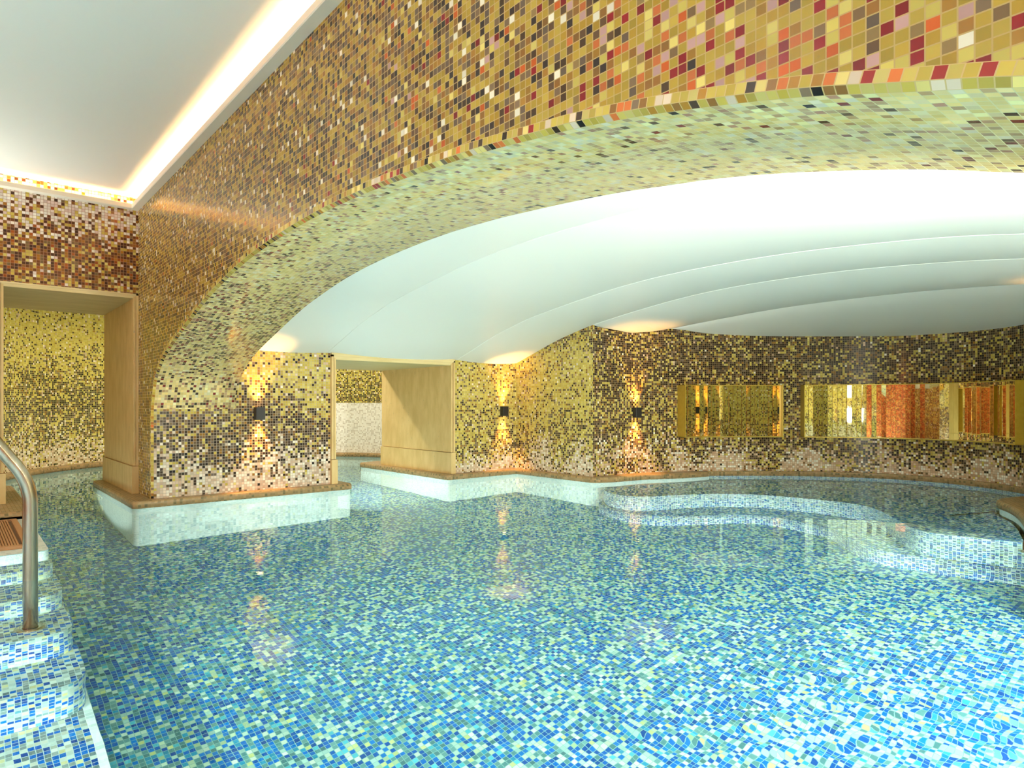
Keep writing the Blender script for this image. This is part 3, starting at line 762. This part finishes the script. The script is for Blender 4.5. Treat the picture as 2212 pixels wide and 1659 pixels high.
mirror_box('mirror_box', s_at_px(1463), s_at_px(1692, DEP), 'shorter gold framed box of mirror strips, left one on the curved wall', DEP)
mirror_box('mirror_box', s_at_px(1729), s_at_px(2193, DEP), 'longer gold framed box of mirror strips, right one on the curved wall', DEP)

# ------------------------------------------------------------------ water
mb = MB()
mb.face([(-2.59, -2.59, 0), (7.2, -2.59, 0), (7.2, 9.35, 0), (-2.59, 9.35, 0)])
w = mb.build('pool_water', M['water'])
tag(w, 'clear still water filling the mosaic pool', 'water', kind='stuff')

# ------------------------------------------------------------------ lights
def area(name, loc, rot, sx, sy, e, col, spread=None, shape='RECTANGLE'):
    d = bpy.data.lights.new(name, 'AREA'); d.shape = shape; d.size = sx; d.size_y = sy; d.energy = e; d.color = col
    if spread: d.spread = spread
    o = bpy.data.objects.new(name, d); COL.objects.link(o); o.location = loc; o.rotation_euler = rot; return o
WARM = (1.0, .58, .24)
LZ = ZCOVE + .018
area('cove_strip', (XA - .02, (YW - 2.6) / 2, LZ), (PI, 0, 0), .02, YW + 2.6, 50, WARM)
area('cove_strip', ((XA - 2.6) / 2, YW - .02, LZ), (PI, 0, 0), XA + 2.6, .02, 22, WARM)
area('cove_strip', (-2.58, (YW - 2.6) / 2, LZ), (PI, 0, 0), .02, YW + 2.6, 50, WARM)
area('cove_strip', ((XA - 2.6) / 2, -2.58, LZ), (PI, 0, 0), XA + 2.6, .02, 22, WARM)
COOL = (.92, 1.0, .96)
KEY = (1.0, .97, .84)
def pool_lamp(x, y, z, yaw, e, r=.07, label=None, spread=None):
    root = empty('pool_lamp', (x, y, z), yaw); n = 24
    tag(root, label or 'round underwater lamp set in the pool wall', 'lamp', 'underwater lamps')
    mb = MB(); rg = [[(d, rr * math.cos(2 * PI * k / n), rr * math.sin(2 * PI * k / n)) for k in range(n)] for rr, d in ((r + .02, 0), (r + .02, .008), (r, .012), (r, .004))]
    mb.grid(rg, [[(0, 0)] * n] * 4, 0, True, True); mb.build('rim', M['steel'], root)
    mb = MB(); mb.face([(.004, r * math.cos(2 * PI * k / n), r * math.sin(2 * PI * k / n)) for k in range(n)]); mb.build('lens', M['cool'], root)
    o = area('pool_lamp_beam', (x + .02 * math.cos(yaw), y + .02 * math.sin(yaw), z), (PI / 2, 0, yaw - PI / 2), 2 * r, 2 * r, e, COOL, spread, 'DISK')
    return root
pool_lamp(.42, 5.98, -.42, 0, 34, .05, spread=2.0, label='round underwater lamp facing the left side of the pier plinth')
pool_lamp(2.67, 6.0, -.4, 0, 36, .05, label='round underwater lamp on the right end of the pier plinth')
pool_lamp(1.72, -.5, -.46, .75, 105, label='added round underwater lamp at the right foot of the arch')  # from here on: out-of-frame lamps added to brighten the pool and bench
pool_lamp(2.9, -.64, -.46, 1.3, 95, label='added round underwater lamp in the right pool wall past the arch')
pool_lamp(-2.58, 1.0, -.36, .12, 270, label='added round underwater lamp in the far left pool wall')
pool_lamp(-2.58, -1.2, -.36, .5, 210, label='added round underwater lamp in the left pool wall nearest the back')
pool_lamp(.3, -2.58, -.3, 1.2, 130, label='added round underwater lamp in the pool wall behind the camera')
pool_lamp(4.36, .81, -.24, 1.1, 6, .05, label='added small round underwater lamp under the right coping tongue')

wd = bpy.data.worlds.new('World'); SC.world = wd; wd.use_nodes = True
wd.node_tree.nodes['Background'].inputs[0].default_value = (.9, 1, .95, 1); wd.node_tree.nodes['Background'].inputs[1].default_value = .0

# out-of-view ceiling lamps added to brighten the rear room
def downlight(x, y, z, e, col, label, r=.09, spread=None):
    root = empty('fill_downlight', (x, y, z)); n = 24
    tag(root, label, 'lamp', 'added rear ceiling fill lights')
    mb = MB(); rg = [[(rr * math.cos(2 * PI * k / n), rr * math.sin(2 * PI * k / n), d) for k in range(n)] for rr, d in ((r + .02, 0), (r + .02, -.008), (r, -.008), (r, -.001))]
    mb.grid(rg, [[(0, 0)] * n] * 4, 0, True, True); mb.build('trim_ring', M['plaster'], root)
    mb = MB(); mb.face([(r * math.cos(2 * PI * k / n), r * math.sin(2 * PI * k / n), -.002) for k in range(n)]); mb.build('lens', M['cool'], root)
    area('fill_downlight_beam', (x, y, z - .012), (0, 0, 0), 2 * r, 2 * r, e, col, spread, 'DISK')
downlight(2.2, 7.6, 2.0, 60, (1, .93, .70), 'added round ceiling fill light behind the left stone portal'); downlight(3.6, 7.3, 2.0, 30, (1, .95, .76), 'added round ceiling fill light behind the right stone portal')
def uplight(x, y, z, yaw, e, col, label):  # added fill: out-of-frame bowl lamps that lift the ceilings
    root = empty('fill_uplight', (x, y, z), yaw); n = 16
    tag(root, label, 'lamp', 'added bowl fill lights')
    mb = MB(); prof = [(.13, .0), (.125, -.05), (.10, -.10), (.06, -.13)]
    rows = [[(r * math.sin(PI * k / n), r * math.cos(PI * k / n), d) for k in range(n + 1)] for r, d in prof]
    mb.grid(rows, [[(0, 0)] * (n + 1)] * 4, 0, True); mb.face(rows[-1]); mb.build('bowl', M['plaster'], root)
    mb = MB(); mb.face([(.11 * math.sin(PI * k / n), .11 * math.cos(PI * k / n), -.02) for k in range(n + 1)]); mb.build('lens', M['cool'], root)
    area('fill_uplight_beam', (x + .06 * math.cos(yaw), y + .06 * math.sin(yaw), z - .005), (PI - .25, 0, yaw + PI / 2), .16, .08, e, col)
uplight(2.3, -.65, .45, PI / 2, 20, KEY, 'added pale bowl fill light on the red mosaic wall nearest the arch')
uplight(3.7, -.65, .45, PI / 2, 20, KEY, 'added pale bowl fill light on the red mosaic wall nearest the curved wall')
uplight(-.9, YW, 1.2, -PI / 2, 50, COOL, 'added pale bowl fill light on the wall beside the left stone portal')
uplight(-2.6, 2.4, 1.3, 0, 330, COOL, 'added pale bowl fill light on the wall of the near room')
def flood(x, y, z, target, e, col, label, sx=.5, sy=.22, spread=2.2):  # added fill: out-of-frame panel lamps that brighten vault and walls
    d = (Vector(target) - Vector((x, y, z))).normalized(); q = d.to_track_quat('-Z', 'Y')
    root = empty('fill_washer', (x, y, z)); root.rotation_mode = 'QUATERNION'; root.rotation_quaternion = q
    tag(root, label, 'lamp', 'added slim white fill lights')
    mb = MB(); mb.box((-sx / 2 - .015, -sy / 2 - .015, .0), (sx / 2 + .015, sy / 2 + .015, .05)); mb.build('housing', M['plaster'], root)
    mb = MB(); mb.face([(-sx / 2, -sy / 2, -.001), (sx / 2, -sy / 2, -.001), (sx / 2, sy / 2, -.001), (-sx / 2, sy / 2, -.001)]); mb.build('lens', M['cool'], root)
    o = area('fill_washer_beam', (0, 0, 0), (0, 0, 0), sx, sy, e, col, spread); o.rotation_mode = 'QUATERNION'; o.rotation_quaternion = q
    o.location = Vector((x, y, z)) + d * .006
flood(1.76, -.46, .98, (3.0, 4.8, 1.5), 38, KEY, 'added slim white fill light at the foot of the arch, upper of two', sx=.3, spread=1.5)
flood(1.76, -.46, .55, (4.6, 4.2, 1.0), 42, KEY, 'added slim white fill light at the foot of the arch, lower of two', sx=.3, spread=1.8)
flood(-2.5, .2, 1.75, (1.1, 2.6, 1.9), 21, KEY, 'added slim white fill light on the wall facing the arch')

# ------------------------------------------------------------------ camera, view
cam = bpy.data.cameras.new('camera'); co = bpy.data.objects.new('camera', cam); COL.objects.link(co)
co.location = (0, 0, HW); co.rotation_euler = (PI / 2, 0, TH - PI / 2)
cam.sensor_fit = 'HORIZONTAL'; cam.sensor_width = 36; cam.lens = F_PX / 2212 * 36
cam.shift_y = (Y0 - 829.5) / 2212; cam.clip_start = .02
SC.camera = co
vs = SC.view_settings; vs.view_transform = 'Standard'; vs.look = 'None'; vs.gamma = 1; vs.use_curve_mapping = False; vs.exposure = 0.0
c = SC.cycles
c.max_bounces = 8; c.diffuse_bounces = 4; c.glossy_bounces = 4; c.transmission_bounces = 6; c.sample_clamp_indirect = 4.0
c.use_denoising = True
